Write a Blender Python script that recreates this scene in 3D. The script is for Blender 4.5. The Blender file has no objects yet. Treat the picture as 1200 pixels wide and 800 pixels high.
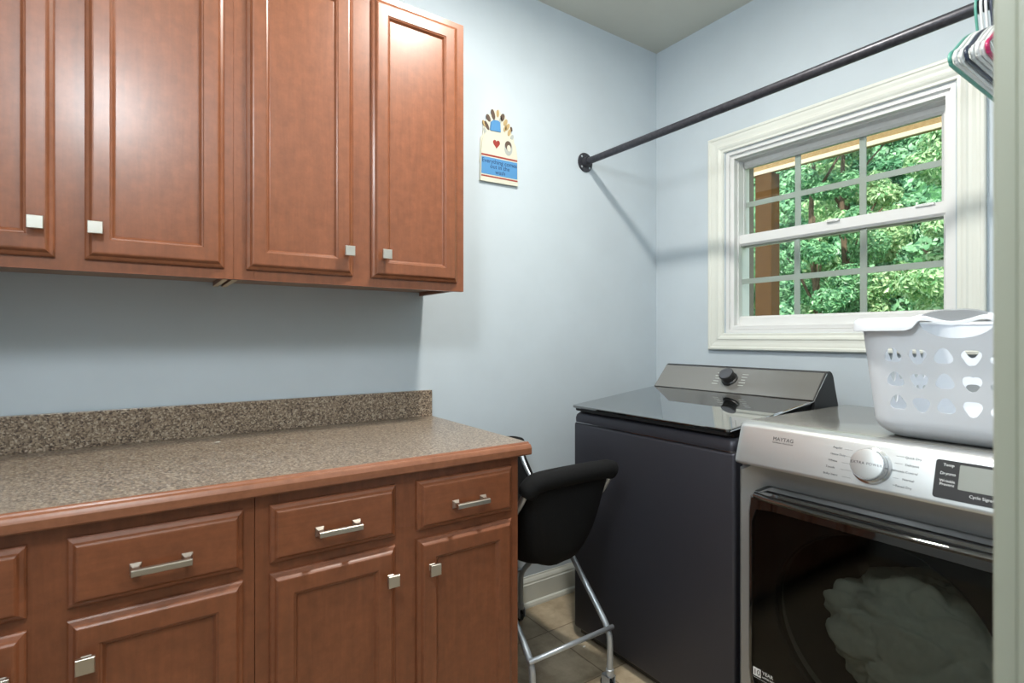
import bpy, bmesh, math, random
from mathutils import Vector, Matrix, noise, geometry
random.seed(7)
S = bpy.context.scene
COL = S.collection
PI = math.pi

# ------------------------------------------------------------------ materials
def srgb(r, g, b):
    f = lambda c: (c/255/12.92) if c/255 <= .04045 else ((c/255+.055)/1.055)**2.4
    return (f(r), f(g), f(b), 1)

def mat(name, col, rough=.5, metal=0., spec=.5, coat=0., **kw):
    m = bpy.data.materials.new(name); m.use_nodes = True
    b = m.node_tree.nodes['Principled BSDF']
    b.inputs['Base Color'].default_value = col
    b.inputs['Roughness'].default_value = rough
    b.inputs['Metallic'].default_value = metal
    b.inputs['Specular IOR Level'].default_value = spec
    b.inputs['Coat Weight'].default_value = coat
    b.inputs['Coat Roughness'].default_value = kw.get('coat_rough', .15)
    return m

def nt(m):
    t = m.node_tree
    return t, t.nodes, t.links, t.nodes['Principled BSDF']

def noise_ramp(m, scale, stops, vec_scale=(1, 1, 1), detail=4, rough=.6, bump=0., bump_dist=.002, distortion=0.):
    """object-space noise -> colour ramp -> base colour (+ bump)"""
    t, N, L, b = nt(m)
    tc = N.new('ShaderNodeTexCoord'); mp = N.new('ShaderNodeMapping')
    mp.inputs['Scale'].default_value = vec_scale
    nz = N.new('ShaderNodeTexNoise')
    nz.inputs['Scale'].default_value = scale; nz.inputs['Detail'].default_value = detail
    nz.inputs['Roughness'].default_value = rough; nz.inputs['Distortion'].default_value = distortion
    L.new(tc.outputs['Object'], mp.inputs['Vector']); L.new(mp.outputs[0], nz.inputs['Vector'])
    cr = N.new('ShaderNodeValToRGB')
    el = cr.color_ramp.elements
    while len(el) < len(stops): el.new(.5)
    for e, (p, c) in zip(el, stops): e.position = p; e.color = c
    L.new(nz.outputs['Fac'], cr.inputs['Fac']); L.new(cr.outputs['Color'], b.inputs['Base Color'])
    if bump:
        bp = N.new('ShaderNodeBump'); bp.inputs['Strength'].default_value = bump
        bp.inputs['Distance'].default_value = bump_dist
        L.new(nz.outputs['Fac'], bp.inputs['Height']); L.new(bp.outputs[0], b.inputs['Normal'])
    return m

def mul(c, k): return (c[0]*k, c[1]*k, c[2]*k, 1)

M = {}
def paint(name, col, rough=.55, bump=.12):
    m = mat(name, col, rough, spec=.3)
    return noise_ramp(m, 3, [(.3, mul(col, .97)), (.7, mul(col, 1.03))], bump=0)
M['wall'] = paint('pale blue wall paint', srgb(195, 205, 212), .6)
M['ceil'] = paint('warm grey ceiling paint', srgb(200, 200, 190), .8)
M['trim'] = paint('cream gloss trim paint', srgb(222, 224, 216), .35)
M['vinyl'] = mat('white vinyl', srgb(226, 227, 226), .35)
M['grille'] = mat('grey green grille', srgb(176, 186, 180), .5)
M['jamb'] = paint('grey beige jamb paint', srgb(166, 169, 153), .4)

def wood(name, base, vec=(14, 14, 1.1)):
    m = mat(name, base, .36, spec=.45, coat=.2, coat_rough=.22)
    t, N, L, b = nt(m)
    tc = N.new('ShaderNodeTexCoord'); mp = N.new('ShaderNodeMapping'); mp.inputs['Scale'].default_value = vec
    n1 = N.new('ShaderNodeTexNoise'); n1.inputs['Scale'].default_value = 5; n1.inputs['Detail'].default_value = 8
    n1.inputs['Roughness'].default_value = .65; n1.inputs['Distortion'].default_value = .6
    L.new(tc.outputs['Object'], mp.inputs['Vector']); L.new(mp.outputs[0], n1.inputs['Vector'])
    n2 = N.new('ShaderNodeTexNoise'); n2.inputs['Scale'].default_value = 34; n2.inputs['Detail'].default_value = 6; n2.inputs['Roughness'].default_value = .7
    L.new(tc.outputs['Object'], n2.inputs['Vector'])
    c1 = N.new('ShaderNodeValToRGB'); e = c1.color_ramp.elements
    e[0].position = .3; e[0].color = mul(base, .88); e[1].position = .72; e[1].color = mul(base, 1.12)
    L.new(n1.outputs['Fac'], c1.inputs['Fac'])
    c2 = N.new('ShaderNodeValToRGB'); e = c2.color_ramp.elements
    e[0].position = .3; e[0].color = (.84, .82, .8, 1); e[1].position = .7; e[1].color = (1.12, 1.13, 1.14, 1)
    L.new(n2.outputs['Fac'], c2.inputs['Fac'])
    mx = N.new('ShaderNodeMix'); mx.data_type = 'RGBA'; mx.blend_type = 'MULTIPLY'; mx.inputs[0].default_value = 1
    L.new(c1.outputs[0], mx.inputs[6]); L.new(c2.outputs[0], mx.inputs[7]); L.new(mx.outputs[2], b.inputs['Base Color'])
    return m
M['wood'] = wood('cherry stained maple', srgb(127, 75, 48))
M['woodh'] = wood('cherry stained maple edge', srgb(138, 88, 62), (1.1, 14, 14))
M['woodbaseh'] = wood('cherry stained drawer front', srgb(127, 75, 48), (1.1, 14, 14))
M['under'] = wood('tan cabinet underside', srgb(150, 112, 78), (2, 10, 10))
M['rawply'] = mat('raw maple edge', srgb(214, 196, 170), .7)
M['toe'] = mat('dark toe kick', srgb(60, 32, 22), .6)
M['nickel'] = mat('brushed nickel', srgb(205, 200, 190), .32, 1.)

def laminate():
    m = mat('speckled brown laminate', (.2, .16, .13, 1), .3, spec=.6)
    t, N, L, b = nt(m)
    tc = N.new('ShaderNodeTexCoord')
    v = N.new('ShaderNodeTexVoronoi'); v.inputs['Scale'].default_value = 240
    L.new(tc.outputs['Object'], v.inputs['Vector'])
    n = N.new('ShaderNodeTexNoise'); n.inputs['Scale'].default_value = 150; n.inputs['Detail'].default_value = 3
    L.new(tc.outputs['Object'], n.inputs['Vector'])
    sep = N.new('ShaderNodeSeparateColor'); L.new(v.outputs['Color'], sep.inputs[0])
    ad = N.new('ShaderNodeMath'); ad.operation = 'ADD'; L.new(sep.outputs[0], ad.inputs[0]); L.new(n.outputs['Fac'], ad.inputs[1])
    dv = N.new('ShaderNodeMath'); dv.operation = 'MULTIPLY'; dv.inputs[1].default_value = .62; L.new(ad.outputs[0], dv.inputs[0])
    cr = N.new('ShaderNodeValToRGB'); cr.color_ramp.interpolation = 'CONSTANT'
    st = [(0, srgb(72, 60, 52)), (.36, srgb(104, 88, 74)), (.52, srgb(132, 116, 100)), (.68, srgb(150, 132, 112)), (.84, srgb(178, 164, 146))]
    el = cr.color_ramp.elements
    while len(el) < len(st): el.new(.5)
    for e, (p, c) in zip(el, st): e.position = p; e.color = c
    L.new(dv.outputs[0], cr.inputs[0]); L.new(cr.outputs[0], b.inputs['Base Color'])
    return m
M['lam'] = laminate()

def tile():
    m = mat('beige stone tile', (.3, .25, .2, 1), .45)
    t, N, L, b = nt(m)
    g = N.new('ShaderNodeNewGeometry'); mp = N.new('ShaderNodeMapping')
    mp.inputs['Location'].default_value = (-1.367+3.27, -1.393+3.27, 0)
    L.new(g.outputs['Position'], mp.inputs['Vector'])
    br = N.new('ShaderNodeTexBrick'); br.offset = 0; br.squash = 1
    br.inputs['Scale'].default_value = 1; br.inputs['Brick Width'].default_value = .327; br.inputs['Row Height'].default_value = .327
    br.inputs['Mortar Size'].default_value = .0028; br.inputs['Mortar Smooth'].default_value = .2
    br.inputs['Color1'].default_value = (.95, .95, .95, 1); br.inputs['Color2'].default_value = (1.06, 1.05, 1.03, 1)
    br.inputs['Mortar'].default_value = (.5, .47, .44, 1)
    L.new(mp.outputs[0], br.inputs['Vector'])
    n = N.new('ShaderNodeTexNoise'); n.inputs['Scale'].default_value = 9; n.inputs['Detail'].default_value = 8; n.inputs['Roughness'].default_value = .65
    L.new(g.outputs['Position'], n.inputs['Vector'])
    cr = N.new('ShaderNodeValToRGB'); e = cr.color_ramp.elements
    e[0].position = .3; e[0].color = srgb(150, 132, 108); e[1].position = .7; e[1].color = srgb(202, 186, 160)
    L.new(n.outputs['Fac'], cr.inputs[0])
    mx = N.new('ShaderNodeMix'); mx.data_type = 'RGBA'; mx.blend_type = 'MULTIPLY'; mx.inputs[0].default_value = 1
    L.new(cr.outputs[0], mx.inputs[6]); L.new(br.outputs[0], mx.inputs[7]); L.new(mx.outputs[2], b.inputs['Base Color'])
    bp = N.new('ShaderNodeBump'); bp.invert = True; bp.inputs['Distance'].default_value = .003; bp.inputs['Strength'].default_value = .5
    L.new(br.outputs['Fac'], bp.inputs['Height']); L.new(bp.outputs[0], b.inputs['Normal'])
    return m
M['tile'] = tile()

M['slate'] = mat('dark slate painted steel', srgb(66, 66, 74), .42, .5)
M['slatelight'] = mat('slate bevel', srgb(92, 93, 98), .4, .5)
M['blackgloss'] = mat('black glass', srgb(16, 17, 18), .04, 0, .9, 1., coat_rough=.02)
M['smokegloss'] = mat('smoky mirror panel', srgb(150, 148, 144), .14, .55)
M['lidglass'] = mat('dark mirror lid glass', srgb(20, 22, 22), .03, 0, .5, 1., coat_rough=.02)
M['lidglass'].node_tree.nodes['Principled BSDF'].inputs['Coat IOR'].default_value = 2.7
M['blackplastic'] = mat('black plastic', srgb(20, 20, 22), .4)
M['satinblack'] = mat('satin black plastic', srgb(34, 34, 36), .5)
def brushed(name, col, rough, metal=.85):
    m = mat(name, col, rough, metal)
    t, N, L, b = nt(m)
    tc = N.new('ShaderNodeTexCoord'); mp = N.new('ShaderNodeMapping'); mp.inputs['Scale'].default_value = (160, 2, 160)
    n = N.new('ShaderNodeTexNoise'); n.inputs['Scale'].default_value = 3
    L.new(tc.outputs['Object'], mp.inputs[0]); L.new(mp.outputs[0], n.inputs['Vector'])
    mr = N.new('ShaderNodeMapRange'); mr.inputs[3].default_value = rough-.05; mr.inputs[4].default_value = rough+.08
    L.new(n.outputs['Fac'], mr.inputs[0]); L.new(mr.outputs[0], b.inputs['Roughness'])
    return m
M['steel'] = brushed('brushed silver console', srgb(206, 208, 208), .36)
M['steeldark'] = brushed('grey metallic front', srgb(158, 159, 159), .42, .55)
M['steeltop'] = brushed('grey metallic top', srgb(190, 189, 184), .16, .7)
M['chrome'] = mat('chrome', srgb(215, 217, 220), .15, 1.)
M['tube'] = mat('silver tube', srgb(186, 192, 198), .38, .6)
M['fabric'] = noise_ramp(mat('black fabric', srgb(24, 24, 26), .85, spec=.25), 300, [(.3, srgb(10, 10, 11)), (.7, srgb(22, 22, 23))], bump=.3, bump_dist=.001)
M['drum'] = mat('drum metal', srgb(90, 92, 92), .5, .5)
M['duvet'] = noise_ramp(mat('pale green grey quilt', srgb(206, 214, 204), .9, spec=.2), 60, [(.3, srgb(200, 208, 198)), (.7, srgb(214, 220, 210))], bump=.2)
M['basket'] = mat('white basket plastic', srgb(226, 231, 238), .42)
M['basketgrey'] = mat('grey basket plastic', srgb(150, 154, 158), .5)
M['pipe'] = noise_ramp(mat('dark iron pipe', srgb(62, 62, 68), .38, .5), 60, [(.3, srgb(52, 52, 58)), (.7, srgb(72, 72, 78))])
M['ink'] = mat('dark grey ink', srgb(60, 62, 64), .6)
M['whiteink'] = mat('white ink', srgb(232, 234, 235), .6)
M['screen'] = mat('grey lcd screen', srgb(150, 154, 148), .25)
M['cream'] = mat('cream glazed ceramic', srgb(206, 204, 188), .5)
M['skyblue'] = mat('sky blue glaze', srgb(80, 138, 188), .5)
M['red'] = mat('brick red glaze', srgb(150, 54, 46), .5)
M['navyink'] = mat('navy brush lettering', srgb(30, 52, 92), .6)
M['brown'] = mat('dark brown glaze', srgb(92, 74, 62), .6)
M['tan'] = mat('tan glaze', srgb(180, 154, 108), .6)
M['greyglaze'] = mat('grey glaze', srgb(168, 172, 168), .6)
M['paper'] = mat('white paper', srgb(235, 235, 230), .7)
for k, c in dict(teal=(84, 150, 136), white=(212, 215, 215), navy=(44, 52, 70), silver=(186, 190, 192), magenta=(176, 40, 92)).items():
    M['h_'+k] = mat(k+' hanger plastic', srgb(*c), .35)
M['porchwood'] = wood('weathered porch post wood', srgb(76, 54, 28), (10, 10, 1))
M['porchbeam'] = wood('yellow pine beam', srgb(136, 114, 78), (10, 1, 10))
for k_ in ('porchwood', 'porchbeam'):
    b_ = M[k_].node_tree.nodes['Principled BSDF']; b_.inputs['Roughness'].default_value = .95
    b_.inputs['Coat Weight'].default_value = 0; b_.inputs['Specular IOR Level'].default_value = .1
M['porchcream'] = mat('cream fascia paint', srgb(186, 172, 144), .6)
M['extwall'] = mat('exterior jamb grey', srgb(120, 110, 98), .7)
M['bark'] = noise_ramp(mat('bark', srgb(96, 78, 60), .9), 8, [(.3, srgb(70, 58, 46)), (.7, srgb(116, 98, 78))], (4, 4, 1), bump=.6, bump_dist=.03)
M['hill'] = noise_ramp(mat('wooded hillside', srgb(60, 110, 60), .9), 2.2, [(.35, srgb(30, 78, 46)), (.5, srgb(66, 124, 70)), (.68, srgb(130, 184, 116))], detail=8, rough=.75, bump=.8, bump_dist=.3)
M['lawn'] = noise_ramp(mat('lawn', srgb(90, 130, 60), .9), 6, [(.3, srgb(60, 104, 44)), (.7, srgb(118, 156, 80))])

def glass(name, tint, refl):
    m = bpy.data.materials.new(name); m.use_nodes = True
    t = m.node_tree; N = t.nodes; L = t.links; N.remove(N['Principled BSDF'])
    tr = N.new('ShaderNodeBsdfTransparent'); tr.inputs[0].default_value = (*tint, 1)
    gl = N.new('ShaderNodeBsdfGlossy'); gl.inputs['Roughness'].default_value = .015; gl.inputs[0].default_value = (1, 1, 1, 1)
    fr = N.new('ShaderNodeFresnel'); fr.inputs[0].default_value = refl
    mx = N.new('ShaderNodeMixShader')
    L.new(fr.outputs[0], mx.inputs[0]); L.new(tr.outputs[0], mx.inputs[1]); L.new(gl.outputs[0], mx.inputs[2])
    L.new(mx.outputs[0], N['Material Output'].inputs[0])
    return m
M['pane'] = glass('clear window glass', (.97, .985, .975), 1.3)
M['tinted'] = glass('dark tinted dryer glass', (.62, .63, .61), 1.25)

def leafmat(name, dark, light):
    m = bpy.data.materials.new(name); m.use_nodes = True
    t = m.node_tree; N = t.nodes; L = t.links; N.remove(N['Principled BSDF'])
    g = N.new('ShaderNodeNewGeometry')
    cr = N.new('ShaderNodeValToRGB'); e = cr.color_ramp.elements
    e[0].position = 0; e[0].color = dark; e[1].position = 1; e[1].color = light
    L.new(g.outputs['Random Per Island'], cr.inputs[0])
    d = N.new('ShaderNodeBsdfDiffuse'); tl = N.new('ShaderNodeBsdfTranslucent'); gl = N.new('ShaderNodeBsdfGlossy')
    gl.inputs['Roughness'].default_value = .4; gl.inputs[0].default_value = (.5, .5, .5, 1)
    L.new(cr.outputs[0], d.inputs[0]); L.new(cr.outputs[0], tl.inputs[0])
    m1 = N.new('ShaderNodeMixShader'); m1.inputs[0].default_value = .35
    L.new(d.outputs[0], m1.inputs[1]); L.new(tl.outputs[0], m1.inputs[2])
    m2 = N.new('ShaderNodeMixShader'); m2.inputs[0].default_value = .08
    L.new(m1.outputs[0], m2.inputs[1]); L.new(gl.outputs[0], m2.inputs[2])
    L.new(m2.outputs[0], N['Material Output'].inputs[0])
    return m
M['leafA'] = leafmat('mid green leaves', srgb(54, 118, 78), srgb(160, 214, 158))
M['leafB'] = leafmat('deep green leaves', srgb(40, 102, 68), srgb(128, 192, 142))
M['leafC'] = leafmat('bright green leaves', srgb(90, 156, 94), srgb(212, 236, 184))

# ------------------------------------------------------------------ mesh helpers
ORIG = {}          # object name -> world origin of its root

def obj(name, bm, material, parent=None, smooth=False, auto=None):
    me = bpy.data.meshes.new(name)
    o0 = Vector((0, 0, 0))
    if parent is not None: o0 = ORIG[parent.name]
    bmesh.ops.recalc_face_normals(bm, faces=bm.faces)
    if o0.length: bmesh.ops.translate(bm, verts=bm.verts, vec=-o0)
    bm.to_mesh(me); bm.free()
    me.materials.append(material if not isinstance(material, str) else M[material])
    if smooth or auto:
        for p in me.polygons: p.use_smooth = True
    if auto:
        me.set_sharp_from_angle(angle=math.radians(auto))
    o = bpy.data.objects.new(name, me); COL.objects.link(o)
    if parent is not None: o.parent = parent
    ORIG[o.name] = o0
    return o

def recenter(o, p):
    """move the origin of a top-level mesh to p (its base)"""
    p = Vector(p)
    o.data.transform(Matrix.Translation(-p)); o.location = p; ORIG[o.name] = p
    return o

def thing(name, label, cat, loc, group=None):
    o = bpy.data.objects.new(name, None); COL.objects.link(o)
    o.empty_display_size = .1; o.location = loc
    o['label'] = label; o['category'] = cat
    if group: o['group'] = group
    ORIG[o.name] = Vector(loc)
    return o

def tag(o, label, cat, group=None):
    o['label'] = label; o['category'] = cat
    if group: o['group'] = group
    return o

def struct(name, bm, m, parent=None, **kw):
    o = obj(name, bm, m, parent, **kw)
    if parent is None: o['kind'] = 'structure'
    return o

def B(bm, x0, x1, y0, y1, z0, z1, bev=0., seg=2):
    """box"""
    vs = [bm.verts.new((x, y, z)) for x in (x0, x1) for y in (y0, y1) for z in (z0, z1)]
    q = [(0, 1, 3, 2), (4, 6, 7, 5), (0, 4, 5, 1), (2, 3, 7, 6), (0, 2, 6, 4), (1, 5, 7, 3)]
    fs = [bm.faces.new([vs[i] for i in f]) for f in q]
    if bev:
        es = list({e for f in fs for e in f.edges})
        bmesh.ops.bevel(bm, geom=es, offset=bev, segments=seg, affect='EDGES', profile=.5)
    return bm

def box(*a, **k): return B(bmesh.new(), *a, **k)

def loops(bm, rings, cap0=True, cap1=True, closed=False):
    """bridge rings (equal length lists of points)"""
    V = [[bm.verts.new(p) for p in r] for r in rings]
    n = len(V[0])
    rng = range(len(V)) if closed else range(len(V)-1)
    for i in rng:
        a, b = V[i], V[(i+1) % len(V)]
        for k in range(n):
            bm.faces.new((a[k], a[(k+1) % n], b[(k+1) % n], b[k]))
    if cap0 and not closed: bm.faces.new(V[0][::-1])
    if cap1 and not closed: bm.faces.new(V[-1])
    return bm

def prect(bm, x0, x1, z0, z1, prof, to3, cap0=True, cap1=True):
    """rectangle loops, prof = [(inset, depth)]; to3(u, v, depth) -> point"""
    rings = []
    for i, d in prof:
        rings.append([to3(u, v, d) for u, v in ((x0+i, z0+i), (x1-i, z0+i), (x1-i, z1-i), (x0+i, z1-i))])
    return loops(bm, rings, cap0, cap1)

def rrect(x0, x1, z0, z1, r, n=8):
    """rounded rectangle points counter-clockwise"""
    pts = []
    for cx, cz, a in ((x1-r, z1-r, 0), (x0+r, z1-r, 90), (x0+r, z0+r, 180), (x1-r, z0+r, 270)):
        for k in range(n+1):
            t = math.radians(a + 90*k/n); pts.append((cx+r*math.cos(t), cz+r*math.sin(t)))
    return pts

def spline(pts, n=8):
    """Catmull-Rom through pts"""
    P = [Vector(p) for p in pts]
    P = [P[0]*2-P[1]] + P + [P[-1]*2-P[-2]]
    out = []
    for i in range(1, len(P)-2):
        for k in range(n):
            t = k/n; a, b, c, d = P[i-1:i+3]
            out.append(.5*((2*b)+(c-a)*t+(2*a-5*b+4*c-d)*t*t+(3*b-a-3*c+d)*t**3))
    out.append(P[-2])
    return out

def tube(bm, pts, r, n=12, caps=True, closed=False, rf=None):
    P = [Vector(p) for p in pts]
    rings = []
    m = len(P)
    up = None
    for i, p in enumerate(P):
        if closed: d = P[(i+1) % m]-P[i-1]
        else: d = P[min(i+1, m-1)]-P[max(i-1, 0)]
        d.normalize()
        if up is None:
            up = Vector((0, 0, 1)) if abs(d.z) < .9 else Vector((1, 0, 0))
        s = d.cross(up).normalized(); up = s.cross(d).normalized()
        rr = r if rf is None else r*rf(i/(m-1))
        rings.append([p + (s*math.cos(2*PI*k/n)+up*math.sin(2*PI*k/n))*rr for k in range(n)])
    return loops(bm, rings, caps, caps, closed)

def lathe(bm, prof, origin, axis, n=32, cap0=True, cap1=True):
    """prof = [(radius, along)]"""
    a = Vector(axis).normalized(); o = Vector(origin)
    u = a.orthogonal().normalized(); v = a.cross(u)
    return loops(bm, [[o+a*h+(u*math.cos(2*PI*k/n)+v*math.sin(2*PI*k/n))*r for k in range(n)] for r, h in prof], cap0, cap1)

def prism(bm, poly, ax, a0, a1):
    """extrude a polygon given in the two other axes along ax"""
    def P(u, v, w): return {'x': (w, u, v), 'y': (u, w, v), 'z': (u, v, w)}[ax]
    return loops(bm, [[P(u, v, a0) for u, v in poly], [P(u, v, a1) for u, v in poly]])

def text(name, s, size, origin, xdir, ydir, material, parent, extrude=.0003, align='CENTER', sx=1., space=1.):
    cu = bpy.data.curves.new(name or 'text', 'FONT'); cu.body = s; cu.size = size; cu.extrude = extrude
    cu.align_x = align; cu.align_y = 'CENTER'; cu.space_character = space
    o = bpy.data.objects.new('tmp_text', cu); COL.objects.link(o)
    bpy.context.view_layer.update()
    me = bpy.data.meshes.new_from_object(o.evaluated_get(bpy.context.evaluated_depsgraph_get()))
    bpy.data.objects.remove(o)
    x = Vector(xdir).normalized(); y = Vector(ydir).normalized(); z = x.cross(y)
    mt = Matrix((x*sx, y, z)).transposed().to_4x4(); mt.translation = Vector(origin)
    me.transform(mt)
    bm = bmesh.new(); bm.from_mesh(me); bpy.data.meshes.remove(me)
    return bm if name is None else obj(name, bm, material, parent)

def merge(bms):
    out = bmesh.new()
    for b in bms:
        me = bpy.data.meshes.new('tmp'); b.to_mesh(me); b.free(); out.from_mesh(me); bpy.data.meshes.remove(me)
    return out

# ------------------------------------------------------------------ room constants
D = 1.945        # wall behind cabinets
XC = 2.295       # window wall
XL = -.53        # left wall
YD = .12         # door wall (inner face)
H = 2.748        # ceiling
HX0, HX1, HY0 = -.9, 1.3, -1.6   # hall

# ------------------------------------------------------------------ shell
struct('floor', box(-1.1, 2.47, -1.8, 2.15, -.12, 0), 'tile')
struct('ceiling', box(-1.1, 2.47, -1.8, 2.15, H, H+.15), 'ceil')
struct('wall_back', box(XL-.15, 2.47, D, D+.15, 0, H), 'wall')
struct('wall_left', box(XL-.12, XL, YD, D, 0, H), 'wall')
WY0, WY1, WZ0, WZ1 = .645, 1.527, 1.228, 2.09
bm = bmesh.new()
B(bm, XC, 2.45, -.02, WY0, 0, H); B(bm, XC, 2.45, WY1, D, 0, H)
B(bm, XC, 2.45, WY0, WY1, 0, WZ0); B(bm, XC, 2.45, WY0, WY1, WZ1, H)
struct('wall_right', bm, 'wall')
DX0, DX1, DZ = -.32, .569, 2.06
bm = bmesh.new()
B(bm, XL-.12, DX0-.02, -.02, YD, 0, H); B(bm, DX1+.02, XC, -.02, YD, 0, H); B(bm, DX0-.02, DX1+.02, -.02, YD, DZ+.02, H)
struct('wall_front', bm, 'wall')
bm = bmesh.new()
B(bm, HX0-.1, HX0, HY0, -.02, 0, H); B(bm, HX1, HX1+.1, HY0, -.02, 0, H); B(bm, HX0-.1, HX1+.1, HY0-.1, HY0, 0, H)
B(bm, HX0-.1, XL-.12, -.02, .02, 0, H)
struct('wall_hall', bm, 'wall')
# door lining and casing
bm = bmesh.new()
B(bm, DX0-.02, DX0, -.02, YD, 0, DZ); B(bm, DX1, DX1+.02, -.02, YD, 0, DZ); B(bm, DX0-.02, DX1+.02, -.02, YD, DZ, DZ+.02)
dj = struct('door_1', bm, 'jamb')
bm = bmesh.new()
for x0, x1, z0, z1 in ((DX1+.004, DX1+.075, 0, DZ+.075), (DX0-.075, DX0-.004, 0, DZ+.075)):
    B(bm, x0, x1, YD, YD+.017, z0, z1, .003)
B(bm, DX0-.004, DX1+.004, YD, YD+.017, DZ+.004, DZ+.075, .003)
struct('door_casing', bm, 'jamb', dj)
bm = bmesh.new(); B(bm, DX1-.012, DX1, .0, .045, 0, DZ, .002); B(bm, DX0, DX0+.012, .0, .045, 0, DZ, .002)
struct('door_stop', bm, 'jamb', dj)

# baseboards: profile (offset from wall, height)
bprof = [(0, 0), (.026, 0), (.026, .008), (.022, .018), (.015, .022), (.015, .096), (.012, .1), (.012, .108), (.008, .118), (.004, .124), (.003, .13), (0, .13)]
bm = bmesh.new(); prism(bm, [(D-u, z) for u, z in bprof], 'x', .912, XC)
struct('baseboard_back', bm, 'trim')
bm = bmesh.new(); prism(bm, [(XC-u, z) for u, z in bprof], 'y', YD, D-.026)
struct('baseboard_right', bm, 'trim')
bm = bmesh.new(); prism(bm, [(YD+u, z) for u, z in bprof], 'x', DX1+.076, XC-.026)
struct('baseboard_front', bm, 'trim')

# ------------------------------------------------------------------ window
def winto3(x):     # u = y, v = z, depth towards the room
    return lambda u, v, d: (x-d, u, v)
win = struct('window_1', prect(bmesh.new(), WY0-.01, WY1+.01, WZ0-.01, WZ1+.01, [(0.010, -.15), (0.010, -.006), (.026, -.006), (.026, -.15)], winto3(XC), False, False), 'vinyl')
bm = prect(bmesh.new(), WY0-.084, WY1+.084, WZ0-.08, WZ1+.08,
           [(0, 0), (0, .017), (.004, .020), (.012, .020), (.016, .016), (.024, .0155), (.036, .013), (.046, .013), (.052, .016), (.060, .014), (.068, .009), (.077, .009), (.079, .006), (.079, 0)], winto3(XC), False, False)
struct('window_casing', bm, 'trim', win)
# outer vinyl frame
bm = prect(bmesh.new(), WY0+.012, WY1-.012, WZ0+.012, WZ1-.012, [(0, -.02), (.022, -.02), (.022, -.05), (.026, -.05), (.026, -.14), (0, -.14)], winto3(XC), False, False)
struct('window_frame', bm, 'vinyl', win)
def sash(name, x, y0, y1, z0, z1, gy0, gy1, gz0, gz1, vs, hz, th=.028):
    bm = bmesh.new()
    rings = []
    for (a, b, c, d), dep in (((y0, y1, z0, z1), -th), ((y0, y1, z0, z1), 0), ((gy0-.010, gy1+.010, gz0-.010, gz1+.010), .0), ((gy0, gy1, gz0, gz1), -.010), ((gy0, gy1, gz0, gz1), -th)):
        rings.append([(x-dep, u, v) for u, v in ((a, c), (b, c), (b, d), (a, d))])
    loops(bm, rings, False, False); 
    s = obj(name, bm, 'vinyl', win)
    obj('glass', box(x+.016, x+.019, gy0-.002, gy1+.002, gz0-.002, gz1+.002), 'pane', s)
    bm = bmesh.new()
    for v in vs: B(bm, x+.0195, x+.0255, v-.012, v+.012, gz0, gz1)
    for h in hz: B(bm, x+.0199, x+.0251, gy0, gy1, h-.012, h+.012)
    obj('grille', bm, 'grille', s)
    return s
sash('upper_sash', XC+.092, WY0+.04, WY1-.04, 1.64, WZ1-.03, .714, 1.497, 1.70, 2.021, (1.240, .978), (1.848,))
sash('lower_sash', XC+.058, WY0+.036, WY1-.036, WZ0+.030, 1.695, .698, 1.490, 1.308, 1.644, (1.226, .962), (1.475,))
bm = bmesh.new()
B(bm, XC+.046, XC+.0575, 1.04, 1.09, 1.685, 1.697, .003); B(bm, XC+.05, XC+.0575, .72, .78, 1.687, 1.6965, .002)
struct('sash_lock', bm, 'vinyl', win)
bm = bmesh.new(); B(bm, XC+.012, XC+.0575, WY0+.03, WY1-.03, WZ0+.0165, WZ0+.035, .002)
struct('window_sill', bm, 'vinyl', win)
# outside jamb lining around the opening
bm = prect(bmesh.new(), WY0-.05, WY1+.05, WZ0-.05, WZ1+.05, [(0, -.2), (.075, -.2), (.075, -.157), (0, -.157)], winto3(XC), False, False)
struct('exterior_trim', bm, 'extwall', win)

# ------------------------------------------------------------------ cabinets
def yto3(y):   # depth towards the camera (-Y)
    return lambda u, v, d: (u, y-d, v)
EDGE = [(0, 0), (0, .006), (.003, .009), (.009, .012), (.012, .0165), (.015, .0195), (.018, .02)]
def shaker(parent, x0, x1, z0, z1, yf, wm):
    d = obj('door', prect(bmesh.new(), x0, x1, z0, z1, EDGE+[(.048, .02), (.050, .018), (.053, .017), (.057, .0115), (.060, .009), (.060, .004)], yto3(yf), True, False), wm, parent)
    obj('door_panel', prect(bmesh.new(), x0+.058, x1-.058, z0+.058, z1-.058, [(0, .003), (0, .0095), (.002, .010)], yto3(yf)), wm, d)
    return d
def knob(parent, x, z, yf):
    bm = bmesh.new()
    y = yf-.02
    loops(bm, [[(x+sx*a, y-h, z+sz*a) for sx, sz in ((-1, -1), (1, -1), (1, 1), (-1, 1))] for a, h in ((.008, 0), (.0055, .004), (.0055, .014), (.013, .017), (.0145, .0185), (.0145, .025), (.0135, .0262))])
    return obj('knob', bm, 'nickel', parent)
def pull(parent, x, z, yf):
    bm = bmesh.new(); y = yf-.02; w = .046
    for s in (-1, 1):
        cx = x+s*(w-.003)
        loops(bm, [[(cx+sx*a, y-h, z+sz*b) for sx, sz in ((-1, -1), (1, -1), (1, 1), (-1, 1))] for a, b, h in ((.010, .011, 0), (.009, .0095, .003), (.0055, .006, .010), (.005, .0055, .024))])
    loops(bm, [[(xx, y-.022-dy, z+dz) for dy, dz in ((-.002, -.0065), (.006, -.0065), (.0085, -.005), (.0085, .005), (.006, .0065), (-.002, .0065))] for xx in (x-w-.004, x+w+.004)])
    return obj('handle', bm, 'nickel', parent)

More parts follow.
